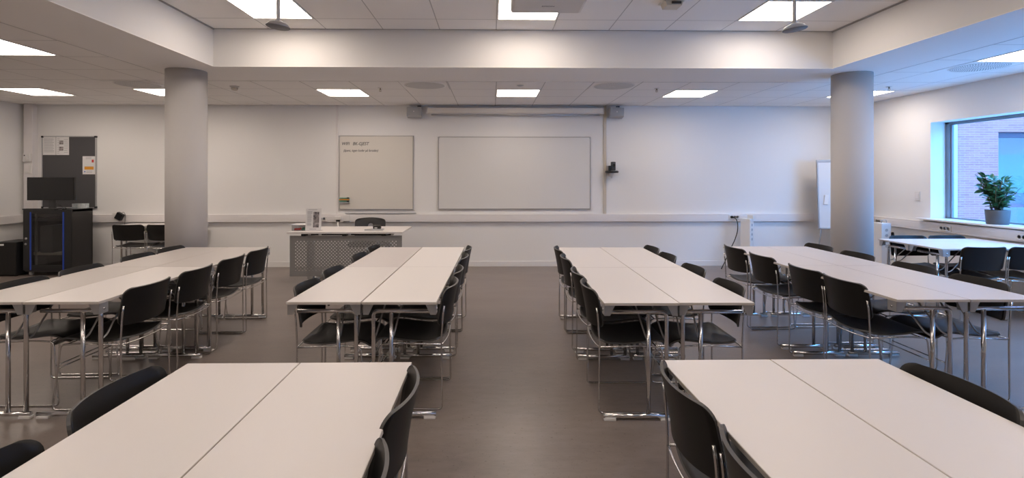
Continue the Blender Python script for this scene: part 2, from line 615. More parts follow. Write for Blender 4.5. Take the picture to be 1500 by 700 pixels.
for i, (x, y, z, lb) in enumerate(lights):
    o = lp if i == 0 else copy_tree(lp)
    o.location = (x + .3, y + .3, z)
    o['label'] = lb

# ---------------------------------------------------------------- ceiling fittings
def vent(label, cx, cy):
    t = thing('air_vent', label, 'air vent', (cx, cy, ZC), 0, 'round perforated ceiling vents')
    b = MB().box((-.296, -.296, -.004), (.296, .296, .0), .001)
    b.build('panel', M['tile2'], t)
    b = MB().lathe([(.0, -.010), (.12, -.010), (.24, -.0075), (.262, -.005), (.262, -.002)], (0, 0, 0), 40)
    b.build('grille', M['vent'], t)
    h = MB()
    for k in range(1, 15):
        r = .017 * k
        n = int(2 * PI * r / .022)
        for j in range(n):
            a = 2 * PI * j / n + k * .3
            z = -.0103 if r < .12 else -.0103 + (r - .12) / .12 * .0025
            q = .0062
            c = Vector((r * math.cos(a), r * math.sin(a), z))
            i0 = len(h.v)
            for m in range(5):
                h.v.append(c + Vector((q * math.cos(m * 2 * PI / 5), q * math.sin(m * 2 * PI / 5), 0)))
            h.face([i0 + 4, i0 + 3, i0 + 2, i0 + 1, i0])
    h.build('perforation', M['venthole'], t)
vent('round perforated vent in the far ceiling, left of the middle light', -.84, 6.60)
vent('round perforated vent in the far ceiling, right of the middle light', 1.56, 6.60)
vent('round perforated vent partly behind the left column', -4.44, 6.60)
vent('round perforated vent in the ceiling beside the window', 5.16, 5.40)

def sprinkler(label, x, y, z=ZC):
    t = thing('sprinkler', label, 'sprinkler', (x, y, z), 0, 'ceiling sprinklers')
    MB().lathe([(.0, -.006), (.03, -.006), (.034, -.002), (.034, 0)], seg=20).build('escutcheon', M['white'], t)
    b = MB().lathe([(.009, 0), (.009, -.022), (.006, -.03)], seg=10)
    for s_ in (-1, 1):
        b.tube([(s_ * .008, 0, -.02), (s_ * .013, 0, -.032), (s_ * .004, 0, -.046)], .0025, 6)
    b.build('frame', M['brass'], t)
    MB().lathe([(.0, -.048), (.016, -.048), (.016, -.046), (0, -.046)], seg=14).build('deflector', M['brass'], t)
sprinkler('small sprinkler left of the left round vent in the far ceiling', -1.45, 6.80)
sprinkler('small sprinkler between the right round vent and a square light', 2.17, 6.78)
sprinkler('small sprinkler just right of the right column top', 5.12, 6.60)

t = thing('smoke_detector', 'small smoke detector on the ceiling just right of the left column', 'smoke detector', (-3.30, 6.72, ZC))
MB().lathe([(.0, -.016), (.05, -.016), (.058, -.006), (.058, 0)], seg=24).build('base', M['white'], t)
b = MB().lathe([(.0, -.055), (.03, -.052), (.04, -.04), (.04, -.034), (.012, -.034), (.012, -.016)], seg=20)
for k in range(6):
    a = k * PI / 3
    b.box((.034 * math.cos(a) - .004, .034 * math.sin(a) - .004, -.04), (.034 * math.cos(a) + .004, .034 * math.sin(a) + .004, -.014))
b.build('sensor_head', M['cream'], t)
t = thing('ceiling_sensor', 'flat round grey sensor on the ceiling above the middle square light', 'sensor', (.365, 6.59, ZC))
MB().lathe([(.0, -.012), (.028, -.010), (.045, -.003), (.045, 0)], seg=24).build('cap', M['speaker'], t)
t = thing('motion_sensor', 'beige boxy sensor under the raised ceiling right of the projector', 'sensor', (1.615, 4.60, ZU))
b = MB().box((-.10, -.02, -.012), (.10, .09, 0), .004)
b.build('base', M['white'], t)
b = MB().prism([(-.085, -.012), (.075, -.012), (.06, -.055), (-.07, -.055)], -.06, .07)
b.build('housing', M['cream'], t)
MB().box((-.03, -.068, -.042), (.055, -.058, -.02), .002).build('lens', M['darkgrey'], t)

def mic(label, x, y, tilt):
    t = thing('hanging_microphone', label, 'microphone', (x, y, ZU), 0, 'disc microphones on ceiling rods')
    MB().lathe([(.0, -.03), (.04, -.03), (.055, -.012), (.055, 0)], seg=20).build('ceiling_rose', M['white'], t)
    MB().tube([(0, 0, 0), (0, 0, -.285)], .0155, 14).build('rod', M['white'], t)
    rot = Matrix.Rotation(tilt, 3, 'Y')
    c = (0, 0, -.315)
    MB().lathe([(.016, .034), (.040, .028), (.075, .010), (.094, -.012), (.096, -.018)], c, 32, rot).build('disc', M['speaker'], t)
    MB().lathe([(.0, -.024), (.088, -.024), (.096, -.018)], c, 32, rot).build('grille', mat('mic_grille', (.2, .2, .21), .6), t)
mic('disc microphone on a rod in front of the left raised light', -1.755, 4.3, .10)
mic('disc microphone on a rod in front of the right raised light', 2.535, 4.3, -.10)

# projector under the raised ceiling
t = thing('projector', 'pale projector hung under the middle raised ceiling light', 'projector', (.43, 3.92, ZU))
b = MB()
b.box((-.278, -.20, -.27), (.278, .20, -.14), .022)
b.build('body', M['projector'], t)
MB().lathe([(.03, -.15), (.03, -.01), (.08, -.008), (.08, 0)], (0, 0, 0), 20).build('ceiling_mount', M['white'], t)
MB().lathe([(.045, 0), (.045, .03), (.03, .03), (.03, .012), (0, .012)], (.12, .19, -.2), 20, Matrix.Rotation(-PI / 2, 3, 'X')).build('lens', M['plasticblack'], t)
MB().box((.06, .155, -.2712), (.09, .157, -.2702)).build('seam', M['frame'], t)
text('logo', 'EPSON', .032, M['ink'], t, (0.0, .03, -.2706), (PI, 0, 0), 0, 'CENTER', 1.0)

# ---------------------------------------------------------------- wall things, far wall
def whiteboard(name, label, x0, z0, x1, z1, m):
    t = thing(name, label, 'whiteboard', ((x0 + x1) / 2, YF, z0))
    hw, h = (x1 - x0) / 2, z1 - z0
    MB().box((-hw + .01, -.022, .01), (hw - .01, -.004, h - .01)).build('writing_surface', m, t)
    b = MB()
    for (xa, xb, za, zb) in ((-hw, hw, 0, .017), (-hw, hw, h - .012, h), (-hw, -hw + .012, .017, h - .012), (hw - .012, hw, .017, h - .012)):
        b.box((xa, -.026, za), (xb, 0, zb), .003)
    b.build('frame', M['frame'], t)
    b = MB()
    for sx in (-1, 1):
        for zz in (0, h - .028):
            b.box((sx * (hw - .008) - .012, -.029, zz), (sx * (hw - .008) + .012, 0, zz + .028), .006)
    b.build('corner_cap', M['speaker'], t)
    return t, hw, h
t, hw, h = whiteboard('whiteboard', 'square whiteboard with handwriting and a magnet holder behind the desk', -2.468, .925, -1.268, 2.128, M['board'])
text('handwriting', 'WIFI   BK-GJEST', .070, M['marker'], t, (-hw + .04, -.0225, h - .155), shear=.25, sx=.90)
text('handwriting', '(åpent, ingen koder på forsiden)', .054, M['marker'], t, (-hw + .07, -.0225, h - .26), shear=.35, sx=.80)
whiteboard('whiteboard', 'wide blank whiteboard below the projection screen case', -.866, .929, 1.615, 2.112, M['board2'])
# magnetic holder with pens on the square board
t = thing('magnetic_pen_holder', 'small stack of coloured erasers and pens stuck to the square whiteboard corner', 'pen holder', (-2.375, YF - .023, 1.03))
b = MB().box((-.085, -.012, 0), (.085, 0, .10), .003)
b.build('back_plate', M['board'], t)
for z, m, d in ((.012, M['speaker'], .02), (.036, M['green'], .024), (.062, M['orange'], .026), (.086, M['green'], .022)):
    MB().box((-.083, -.012 - d, z - .008), (.083, -.012, z + .008), .004).build('eraser', m, t)
for x in (.045,):
    MB().box((x, -.045, .082), (x + .035, -.034, .098), .002).build('clip', M['plasticblack'], t)
    MB().box((x, -.045, .026), (x + .035, -.034, .044), .002).build('clip', M['plasticblack'], t)
b = MB().box((-.56, -.05, 0), (.58, 0, .006), .002).box((-.56, -.052, 0), (.58, -.048, .014), .001)
tag(b.build('pen_tray', M['speaker'], None, (-1.80, YF - .002, .866)), 'thin grey pen tray just below the square whiteboard', 'pen tray')

# projection screen case
t = thing('projection_screen', 'long cream rolled projection screen case above the wide whiteboard', 'projection screen', (.388, YF, 2.45))
b = MB().box((-1.42, -.115, .035), (1.42, -.005, .122), .012)
b.build('case', M['screencase'], t)
b = MB()
for s_ in (-1, 1):
    b.box((s_ * 1.42 - .012, -.12, .028), (s_ * 1.42 + .012, -.002, .126), .004)
b.build('end_cap', M['white'], t)
MB().tube([(-1.36, -.07, .012), (1.36, -.07, .012)], .013, 12).build('bottom_bar', M['alu'], t)
MB().box((-1.355, -.075, .012), (1.355, -.073, .045)).build('fabric', M['white'], t)

def speaker(label, x, zr):
    t = thing('wall_speaker', label, 'loudspeaker', (x, YF, 2.40))
    rot = Matrix.Rotation(-.12, 3, 'X') @ Matrix.Rotation(zr, 3, 'Y')
    b = MB().box((-.115, -.20, .01), (.115, -.05, .165), .012, rot, (0, -.1, .08))
    b.build('cabinet', M['speaker'], t)
    MB().box((-.105, -.206, .02), (.105, -.198, .155), .006, rot, (0, -.1, .08)).build('grille', mat('speaker_cloth', (.42, .42, .43), .8, bump=(500, .4)), t)
    MB().lathe([(.0, .004), (.010, .003), (.010, 0)], rot @ (Vector((0, -.206, .085)) - Vector((0, -.1, .08))) + Vector((0, -.1, .08)), 14, rot @ Matrix.Rotation(PI / 2, 3, 'X')).build('badge', M['white'], t)
    b = MB().tube([(.02, -.09, .15), (.045, -.03, .185), (.06, 0, .2)], .009, 8)
    b.box((.03, -.012, .15), (.09, 0, .215), .003)
    b.build('bracket', M['plasticblack'], t)
speaker('small grey loudspeaker at the left end of the screen case', -1.235, 0.0)
speaker('small grey loudspeaker at the right end of the screen case', 2.005, 0.05)

# vertical conduits
tag(MB().box((-.022, -.022, 0), (.022, 0, ZC - TZ1), .003).build('wall_conduit', M['cream'], None, (1.853, YF, TZ1)), 'thin vertical cream conduit beside the wall camera', 'conduit')
tag(MB().box((-.016, -.018, 0), (.016, 0, ZC - TZ1), .003).build('wall_conduit', M['trunk'], None, (-2.502, YF, TZ1)), 'thin vertical white conduit along the left edge of the square whiteboard', 'conduit')

# PTZ camera
t = thing('wall_camera', 'black conference camera on a white wall bracket right of the wide whiteboard', 'camera', (1.945, YF, 1.44))
b = MB().lathe([(.012, 0), (.03, .05), (.052, .075), (.052, .08)], (.0, -.09, 0), 20)
b.box((-.03, -.09, .03), (.03, 0, .07), .006)
b.build('bracket', M['white'], t)
MB().lathe([(.0, .082), (.100, .082), (.108, .092), (.108, .108), (.098, .118), (0, .118)], (.0, -.10, 0), 32).build('base', M['plasticblack'], t)
b = MB().box((-.055, -.135, .115), (-.02, -.07, .20), .008)
b.build('fork', M['plasticblack'], t)
b = MB().box((-.012, -.155, .122), (.052, -.06, .262), .012)
b.build('camera_head', M['darkgrey'], t)
MB().lathe([(.022, 0), (.022, .012), (.012, .012), (.012, .006), (0, .006)], (.02, -.153, .205), 18, Matrix.Rotation(PI / 2, 3, 'X')).build('lens', M['screen'], t)

# pinboard and its papers
t = thing('pinboard', 'dark grey felt pinboard behind the equipment rack', 'pinboard', (-6.78, YF, .955))
hw, h = .432, 1.162
MB().box((-hw + .008, -.018, .008), (hw - .008, -.002, h - .008)).build('felt', M['felt'], t)
b = MB()
for (xa, xb, za, zb) in ((-hw, hw, 0, .016), (-hw, hw, h - .016, h), (-hw, -hw + .016, .016, h - .016), (hw - .016, hw, .016, h - .016)):
    b.box((xa, -.026, za), (xb, 0, zb), .003)
b.build('frame', M['alu'], t)
for sx in (-1, 1):
    for zz in (0, h - .03):
        MB().box((sx * (hw - .012) - .018, -.03, zz), (sx * (hw - .012) + .018, 0, zz + .03), .006).build('corner_cap', M['plasticblack'], t)
def lines(b, x0, x1, z0, z1, n, y, hgt=.006, ragged=.25):
    for k in range(n):
        z = z1 - (z1 - z0) * k / max(1, n - 1)
        b.box((x0, y - .0006, z - hgt / 2), (x0 + (x1 - x0) * (1 - random.random() * ragged), y, z + hgt / 2))
    return b
def paper(label, x0, z0, x1, z1, y=YF - .0195):
    t = thing('paper_notice', label, 'paper', (x0, y, z0))
    MB().box((0, -.0012, 0), (x1 - x0, 0, z1 - z0)).build('sheet', M['paper'], t)
    return t
z0, z1 = 1.81, 2.10
t = paper('text-only half of the notices at the top left of the pinboard', -7.195, z0, -6.990, z1)
lines(MB(), .02, .18, .05, .26, 12, -.0012).build('printed_text', M['inklight'], t)
t = paper('notice with two small pictures near the pinboard top, beside the text-only sheet', -6.985, z0, -6.78, z1)
lines(MB(), .02, .06, .03, .26, 9, -.0012).build('printed_text', M['inklight'], t)
lines(MB(), .125, .19, .04, .25, 8, -.0012).build('printed_text', M['inklight'], t)
for zz in (.07, .17):
    MB().box((.05, -.002, zz), (.115, -.0012, zz + .062)).build('picture', M['photo'], t)
t = paper('notice with an orange bar and red mark on the right side of the pinboard', -6.565, 1.50, -6.365, 1.79)
MB().box((.03, -.002, .075), (.175, -.0012, .125)).build('orange_bar', M['orange'], t)
MB().box((.145, -.002, .19), (.178, -.0012, .235)).build('red_mark', M['red'], t)
MB().lathe([(0, 0), (.010, 0), (.010, -.001), (0, -.001)], (.035, -.0012, .042), 14, Matrix.Rotation(-PI / 2, 3, 'X')).build('blue_mark', M['blueprint'], t)
lines(MB(), .06, .17, .03, .052, 2, -.0012).build('printed_text', M['inklight'], t)
lines(MB(), .05, .15, .25, .27, 2, -.0012).build('printed_text', M['inklight'], t)

# corner duct, thermostat, switch
tag(MB().box((-.07, -.10, 0), (.07, 0, ZC), .006).build('corner_duct', M['trunk'], None, (-7.36, YF, 0)), 'white vertical boxed duct in the far left corner', 'duct')
t = thing('thermostat', 'white thermostat on the corner duct above the light switch', 'thermostat', (-7.36, YF - .10, 1.70))
MB().box((-.055, -.03, 0), (.055, 0, .125), .006).build('housing', M['white'], t)
MB().lathe([(.024, 0), (.022, .012), (0, .012)], (0.005, -.03, .055), 20, Matrix.Rotation(PI / 2, 3, 'X')).build('dial', M['white'], t)
MB().lathe([(.010, 0), (.010, .003), (0, .003)], (-.028, -.03, .098), 12, Matrix.Rotation(PI / 2, 3, 'X')).build('sensor_window', M['plasticblack'], t)
def switch(label, loc, rz=0, w_=.085, h_=.125):
    t = thing('light_switch', label, 'light switch', loc, rz)
    MB().box((-w_ / 2, -.012, 0), (w_ / 2, 0, h_), .004).build('plate', M['white'], t)
    MB().box((-w_ * .32, -.017, h_ * .2), (w_ * .32, -.010, h_ * .8), .003).build('rocker', M['trunk'], t)
switch('white light switch on the corner duct below the thermostat', (-7.36, YF - .10, 1.515), 0, .10, .15)
switch('white light switch on the right wall at the left edge of the window', (XR, 7.12, 1.13), -PI / 2)

# sockets
def socket(label, loc, rz=0, n=3, pitch=.05):
    """three-way socket plate; local +x along the wall, -y out of it"""
    t = thing('power_socket', label, 'power socket', loc, rz)
    W = n * pitch + .03
    MB().box((-W / 2, -.010, -.038), (W / 2, 0, .038), .003).build('plate', M['white'], t)
    for k in range(n):
        x = (k - (n - 1) / 2) * pitch
        MB().lathe([(.021, 0), (.021, .004), (.018, .004), (.017, -.002), (0, -.002)], (x, -.010, 0), 18, Matrix.Rotation(PI / 2, 3, 'X')).build('socket_well', M['speaker'], t)
        b = MB()
        for s_ in (-1, 1):
            b.lathe([(.0035, 0), (.0035, .0005), (0, .0005)], (x + s_ * .009, -.0082, 0.002), 8, Matrix.Rotation(PI / 2, 3, 'X'))
        b.build('socket_hole', M['venthole'], t)
    return t
ty = YF - .057
tx = XR - .057
socket('three-way socket on the right wall trunking just right of the column', (tx, 7.75, .79), -PI / 2)
socket('three-way socket on the trunking under the left end of the window sill', (tx, 6.62, .79), -PI / 2)
socket('three-way socket on the trunking below the potted plant', (tx, 5.62, .79), -PI / 2)
socket('three-way socket on the far trunking with a black plug in it', (3.96, ty, .805), 0)
socket('socket on the far trunking right beside the leaflet stand', (-2.72, ty, .785), 0, 2)
t = thing('power_socket', 'single wall socket low on the far wall left of the two corner chairs', 'power socket', (-5.54, YF, .63))
MB().box((-.045, -.02, -.07), (.045, 0, .05), .004).build('plate', M['cream'], t)
MB().lathe([(.021, 0), (.021, .004), (.018, .004), (.017, -.002), (0, -.002)], (0, -.02, -.012), 18, Matrix.Rotation(PI / 2, 3, 'X')).build('socket_well', M['speaker'], t)
# adapters next to the desk
t = thing('plug_adapter', 'white plug adapter with a hanging cable on the far trunking behind the desk', 'adapter', (-2.47, ty, .79))
MB().box((-.045, -.05, -.02), (.045, 0, .035), .005).build('housing', M['white'], t)
MB().box((-.028, -.03, -.05), (.032, -.006, -.02), .003).build('plug', M['plasticblack'], t)
MB().tube([(0, -.018, -.04), (0, -.02, -.2), (.0, -.02, -.78)], .012, 8).build('cable', M['white'], t)
t = thing('network_outlet', 'small white network outlet box on the trunking beside the plug adapter', 'outlet', (-2.33, ty, .80))
MB().box((-.05, -.022, -.055), (.05, 0, .05), .004).build('housing', M['white'], t)
MB().box((-.05, -.024, -.06), (.05, -.002, -.052), .002).build('flap', M['darkgrey'], t)

# black plug and cable on the far right trunking
t = thing('power_cable', 'black plugged-in cable drooping from the far trunking behind the far-right tables', 'cable', (3.91, ty - .010, .805))
MB().lathe([(.020, 0), (.022, .02), (.012, .045), (0, .045)], (0, 0, 0), 16, Matrix.Rotation(PI / 2, 3, 'X')).build('plug', M['hatch'], t)
MB().tube([(0, -.035, 0), (.05, -.05, -.02), (.075, -.06, -.10), (.07, -.07, -.22), (.02, -.08, -.36), (-.08, -.12, -.52), (-.2, -.2, -.70), (-.3, -.3, -.79)], .007, 8, fillet=.06).build('cord', M['hatch'], t)

def power_column(label, x, y, rz, htop, extras):
    t = thing('power_column', label, 'power column', (x, y, 0), rz, 'white floor-standing power columns')
    MB().lathe([(.0, .0), (.16, 0), (.16, .008), (.06, .018), (0, .018)], (0, 0, 0), 28).build('base', M['speaker'], t)
    MB().box((-.075, -.075, .015), (.075, .075, htop), .010).build('post', M['white'], t)
    for face in (0, 1):
        for k in range(4):
            z = htop - .10 - k * .075
            rot = Matrix.Rotation(face * PI / 2, 3, 'Z')
            c = rot @ Vector((0, -.0755, z))
            MB().lathe([(.022, 0), (.022, .004), (.018, .004), (.017, -.001), (0, -.001)], c, 14, rot @ Matrix.Rotation(PI / 2, 3, 'X')).build('socket_well', M['speaker'], t)
    return t
t = power_column('white power column beside the black cable at the far wall', 4.06, 8.18, .75, .80, None)
MB().box((-.02, -.10, .79), (.075, -.01, .86), .006).build('plug_box', M['white'], t)
b = MB()
for k in range(4):
    o_ = .018 * k
    b.tube([(.09 + o_ * .3, .06, .70 - o_), (.13 + o_, .075, .66), (.15 + o_, .08, .50 - o_), (.13 + o_, .08, .30 + o_ * 2), (.10, .07, .26)], .008, 8, fillet=.06)
b.build('coiled_cable', M['hatch'], t)
t = power_column('white power column with a top handle by the right wall behind the window table', 5.60, 7.35, .1, .80, None)
MB().tube([(-.03, -.02, .80), (-.03, -.02, .84), (.05, -.02, .84), (.05, -.02, .80)], .007, 8, fillet=.02).build('handle', M['satin'], t)
b = MB()
for k in range(4):
    o_ = .016 * k
    b.tube([(.08, 0, .55), (.095 + o_, -.03, .64 - o_ * .3), (.13, -.05, .67 - o_), (.16 - o_, -.03, .60), (.14, 0, .40)], .008, 8, fillet=.05)
b.build('coiled_cable', M['hatch'], t)

# flip chart
t = thing('flip_chart', 'flip chart board on thin legs half hidden behind the right column', 'flip chart', (5.47, 8.02, 0), -.25)
tilt = Matrix.Rotation(-.08, 3, 'X')
piv = (0, 0, 1.2)
MB().box((-.33, -.02, .66), (.33, .0, 1.70), .004, tilt, piv).build('board', mat('flip_board', (.70, .70, .71), .35), t)
b = MB()
for (xa, xb, za, zb) in ((-.345, .345, 1.69, 1.73), (-.345, .345, .64, .665), (-.345, -.325, .66, 1.70), (.325, .345, .66, 1.70)):
    b.box((xa, -.03, za), (xb, .01, zb), .004, tilt, piv)
b.build('frame', M['frame'], t)
for s_ in (-1, 1):
    MB().tube([(s_ * .22, .02, 1.1), (s_ * .40, -.10, .012)], .011, 10).build('leg', M['satin'], t)
MB().tube([(0, .02, 1.3), (0, .38, .012)], .011, 10).build('leg', M['satin'], t)
b = MB().box((-.33, -.07, .645), (.33, -.02, .655), .002, tilt, piv)
b.build('tray', M['frame'], t)
MB().box((-.02, -.065, .655), (.10, -.045, .668), .004, tilt, piv).build('marker_pen', M['red'], t)
MB().box((-.255, -.045, 1.02), (-.195, -.02, 1.17), .006, tilt @ Matrix.Rotation(.12, 3, 'Y'), (-.22, 0, 1.1)).build('eraser', M['white'], t)

# ---------------------------------------------------------------- teacher's desk
t = thing('teacher_desk', 'white desk with a perforated grey front panel below the square whiteboard', 'desk', (-1.935, 6.87, 0))
MB().box((-.76, 0, .705), (.76, .80, .73), .004).build('tabletop', [M['laminate']], t)
b = MB()
c = .0225
nx, nz = 66, 24
px0, pz0 = -nx * c / 2, .137
for i in range(nx):
    for j in range(nz):
        x0, x1 = px0 + i * c, px0 + (i + 1) * c
        za, zb = pz0 + j * c, pz0 + (j + 1) * c
        hole = (i + j) % 2 == 0 and 3 <= i < nx - 3 and 3 <= j < nz - 3
        n = len(b.v)
        for y in (.06, .063):
            b.v += [Vector((x0, y, za)), Vector((x1, y, za)), Vector((x1, y, zb)), Vector((x0, y, zb))]
        if not hole:
            b.face([n, n + 1, n + 2, n + 3]); b.face([n + 7, n + 6, n + 5, n + 4])
        else:
            xc, zc = (x0 + x1) / 2, (za + zb) / 2
            for y in (.06, .063):
                for k in range(8):
                    a = -3 * PI / 4 + k * PI / 4
                    b.v.append(Vector((xc + .0082 * math.cos(a), y, zc + .0082 * math.sin(a))))
            m = n + 8
            for q in range(4):
                A, Bq = n + q, n + (q + 1) % 4
                h0, h1, h2 = m + 2 * q, m + (2 * q + 1), m + (2 * q + 2) % 8
                b.face([A, Bq, h2, h1, h0])
                A, Bq = A + 4, Bq + 4
                b.face([Bq, A, h0 + 8, h1 + 8, h2 + 8])
            for k in range(8):
                k2 = (k + 1) % 8
                b.face([m + k, m + k2, m + 8 + k2, m + 8 + k])
b.build('front_panel', M['perf'], t)
for x in (-.56, .50):
    MB().box((x - .04, .30, .05), (x + .04, .38, .69), .005).build('leg', M['satin'], t)
    MB().box((x - .035, .02, 0), (x + .035, .72, .05), .008).build('foot', M['white'], t)
b = MB().box((-.58, .25, .66), (.58, .43, .705), .004)
for x in (-.56, -.02, .5):
    b.box((x - .03, .05, .672), (x + .03, .75, .705), .003)
b.build('underframe', M['plasticblack'], t)
for x in (-.50, -.36, .03, .60):
    MB().box((x, .05, .682), (x + .035, .07, .70), .003).build('clip', M['alu'], t)

DT = .7305
t = thing('leaflet_stand', 'upright white information sheet with a photo strip standing on the desk', 'sign', (-2.40, 7.02, DT))
til = Matrix.Rotation(-.10, 3, 'X')
MB().box((-.105, -.002, 0), (.105, .002, .300), .0005, til).build('sheet', M['paper'], t)
MB().box((-.105, -.01, 0), (.105, .09, .004), .001).build('foot', M['clear'], t)
b = MB()
for (x0, x1, z0, z1, n) in ((-.082, -.015, .235, .26, 3), (-.082, -.02, .165, .215, 4), (-.082, -.02, .12, .15, 3), (-.082, -.02, .075, .10, 3), (-.05, .05, .02, .024, 1), (-.07, .06, .278, .285, 1)):
    for k in range(n):
        z = z1 - (z1 - z0) * k / max(1, n - 1)
        b.box((x0, -.0032, z - .003), (x1 - random.random() * .015, -.0022, z + .003), 0, til)
b.build('printed_text', M['inklight'], t)
MB().box((-.002, -.0035, .045), (.075, -.0022, .255), 0, til).build('photo_strip', M['photo'], t)

t = thing('plastic_box', 'clear plastic box with red and dark bits at the left end of the desk', 'box', (-2.59, 7.10, DT))
b = MB()
b.box((-.10, -.07, 0), (.10, .07, .003))
for q in (((-.10, -.07, 0), (.10, -.068, .075)), ((-.10, .068, 0), (.10, .07, .075)), ((-.10, -.07, 0), (-.098, .07, .075)), ((.098, -.07, 0), (.10, .07, .075))):
    b.box(*q)
b.build('tub', M['clear'], t)
MB().box((-.104, -.074, .075), (.104, .074, .088), .004).build('lid', M['paper'], t)
b = MB().tube([(-.07, -.05, .018), (0, -.04, .022), (.01, -.03, .03)], .014, 8)
b.build('red_contents', M['red'], t)
b = MB().tube([(.03, -.05, .018), (.085, -.045, .03)], .016, 8).tube([(.02, -.0, .03), (.08, .02, .02)], .014, 8)
b.build('dark_contents', M['green'], t)

t = thing('conference_phone', 'flat grey device with a raised black unit near the middle of the desk', 'phone', (-1.60, 7.12, DT))
MB().prism([(-.12, -.07), (.13, -.07), (.115, .08), (-.06, .09)], 0, .016, 'z').build('base', M['speaker'], t)
MB().box((-.02, 0, .015), (.085, .05, .065), .008, Matrix.Rotation(.3, 3, 'X'), (0, .02, .02)).build('unit', M['plasticblack'], t)
MB().box((.0, -.004, .03), (.04, .0, .045), .001, Matrix.Rotation(.3, 3, 'X'), (0, .02, .02)).build('display', M['white'], t)

# office chair behind the desk
t = thing('office_chair', 'dark grey office chair with a round back hole tucked behind the desk', 'office chair', (-1.88, 7.90, 0), PI)
def ocback(u, v):
    hw = .235
    z = .50 + .315 * v
    x = (2 * u - 1) * hw
    r = .06
    if v > 1 - r / .315:
        d = (v - (1 - r / .315)) * .315
        x = (2 * u - 1) * (hw - r + math.sqrt(max(0, r * r - d * d)))
    return (x, -.22 - .03 * (v - .5) + .05 * (2 * u - 1) ** 2, z + .012 * (1 - (2 * u - 1) ** 2))
bm_ = MB()
# back panel with a half round notch, built from two sheets and a bridge
def ring(side):
    pass
NU, NV = 40, 26
P = {}
b = MB()
hole_c, hole_r = (0.0, .695), .045
for layer in (0, 1):
    for j in range(NV + 1):
        for i in range(NU + 1):
            p = Vector(ocback(i / NU, j / NV))
            dx, dz = p.x - hole_c[0], p.z - hole_c[1]
            P[layer, i, j] = len(b.v)
            b.v.append(p + Vector((0, -.012 if layer else .012, 0)))
inside = lambda i, j: math.hypot((b.v[P[0, i, j]].x + b.v[P[0, i + 1, j + 1]].x) / 2 - hole_c[0], (b.v[P[0, i, j]].z + b.v[P[0, i + 1, j + 1]].z) / 2 - hole_c[1]) < hole_r
cells = {(i, j) for i in range(NU) for j in range(NV) if not inside(i, j)}
# snap rim vertices onto the circle
rim = set()
for i in range(NU):
    for j in range(NV):
        if (i, j) in cells:
            continue
        for a_, b_ in ((0, 0), (1, 0), (0, 1), (1, 1)):
            rim.add((i + a_, j + b_))
for (i, j) in rim:
    nb = [(i + a_, j + b_) in cells for a_, b_ in ((0, 0), (-1, 0), (0, -1), (-1, -1))]
    if any(nb):
        p = b.v[P[0, i, j]]
        a = math.atan2(p.z - hole_c[1], p.x - hole_c[0])
        for l in (0, 1):
            q = b.v[P[l, i, j]]
            q.x = hole_c[0] + hole_r * math.cos(a)
            q.z = hole_c[1] + hole_r * math.sin(a)
for (i, j) in cells:
    b.face([P[0, i, j], P[0, i, j + 1], P[0, i + 1, j + 1], P[0, i + 1, j]], True)
    b.face([P[1, i, j], P[1, i + 1, j], P[1, i + 1, j + 1], P[1, i, j + 1]], True)
    for (di, dj, e0, e1) in ((-1, 0, (0, 0), (0, 1)), (1, 0, (1, 1), (1, 0)), (0, -1, (1, 0), (0, 0)), (0, 1, (0, 1), (1, 1))):
        if (i + di, j + dj) not in cells:
            A = (i + e0[0], j + e0[1]); Bq = (i + e1[0], j + e1[1])
            b.face([P[0, A[0], A[1]], P[1, A[0], A[1]], P[1, Bq[0], Bq[1]], P[0, Bq[0], Bq[1]]])
b.build('backrest', M['darkgrey'], t)
MB().box((-.24, -.20, .42), (.24, .24, .49), .03).build('seat', M['darkgrey'], t)
MB().tube([(0, -.05, .42), (0, -.20, .42), (0, -.245, .50), (0, -.24, .58)], .022, 10, fillet=.05).build('back_support', M['plasticblack'], t)
MB().lathe([(.03, .10), (.03, .28), (.022, .28), (.022, .42)], seg=16).build('gas_post', M['satin'], t)
for k in range(5):
    a = k * 2 * PI / 5
    o_ = MB().tube([(0, 0, .11), (.15 * math.cos(a), .15 * math.sin(a), .10), (.28 * math.cos(a), .28 * math.sin(a), .065)], .02, 8).build('base_arm', M['plasticblack'], t)
    MB().lathe([(.0, -.012), (.024, -.012), (.027, 0), (.024, .012), (0, .012)], (.28 * math.cos(a), .28 * math.sin(a), .028), 16, Matrix.Rotation(a, 3, 'Z') @ Matrix.Rotation(PI / 2, 3, 'X')).build('caster', M['plasticblack'], o_)

# ---------------------------------------------------------------- rack corner
RX0, RX1, RY0, RY1, RZ0, RZ1 = -6.885, -6.185, 7.74, 8.15, .06, .975
t = thing('equipment_rack', 'black glass-fronted equipment rack with blue stripes in the left corner', 'rack', (RX0, RY0, 0))
W, D = RX1 - RX0, RY1 - RY0
b = MB()
b.box((0, .02, RZ0), (W, D, RZ0 + .04))
b.box((0, .02, RZ1 - .04), (W, D, RZ1), .004)
b.box((0, .02, RZ0), (.02, D, RZ1))
b.box((W - .02, .02, RZ0), (W, D, RZ1))
b.box((0, D - .015, RZ0), (W, D, RZ1))
b.build('cabinet', mat('rack_black', (.028, .026, .026), .4), t)
d = MB()
for (xa, xb, za, zb) in ((.0, .135, RZ0 + .02, RZ1), (W - .135, W, RZ0 + .02, RZ1), (.135, W - .135, RZ1 - .06, RZ1), (.135, W - .135, RZ0 + .02, RZ0 + .10)):
    d.box((xa, 0, za), (xb, .018, zb), .004)
dr = d.build('door', M['plasticblack'], t)
MB().box((.13, .008, RZ0 + .10), (W - .13, .012, RZ1 - .06)).build('pane', M['smoked'], dr)
for x in (.098, W - .125):
    MB().box((x, -.004, RZ0 + .03), (x + .022, 0, RZ1 - .035), .002).build('blue_stripe', M['bluestrip'], dr)
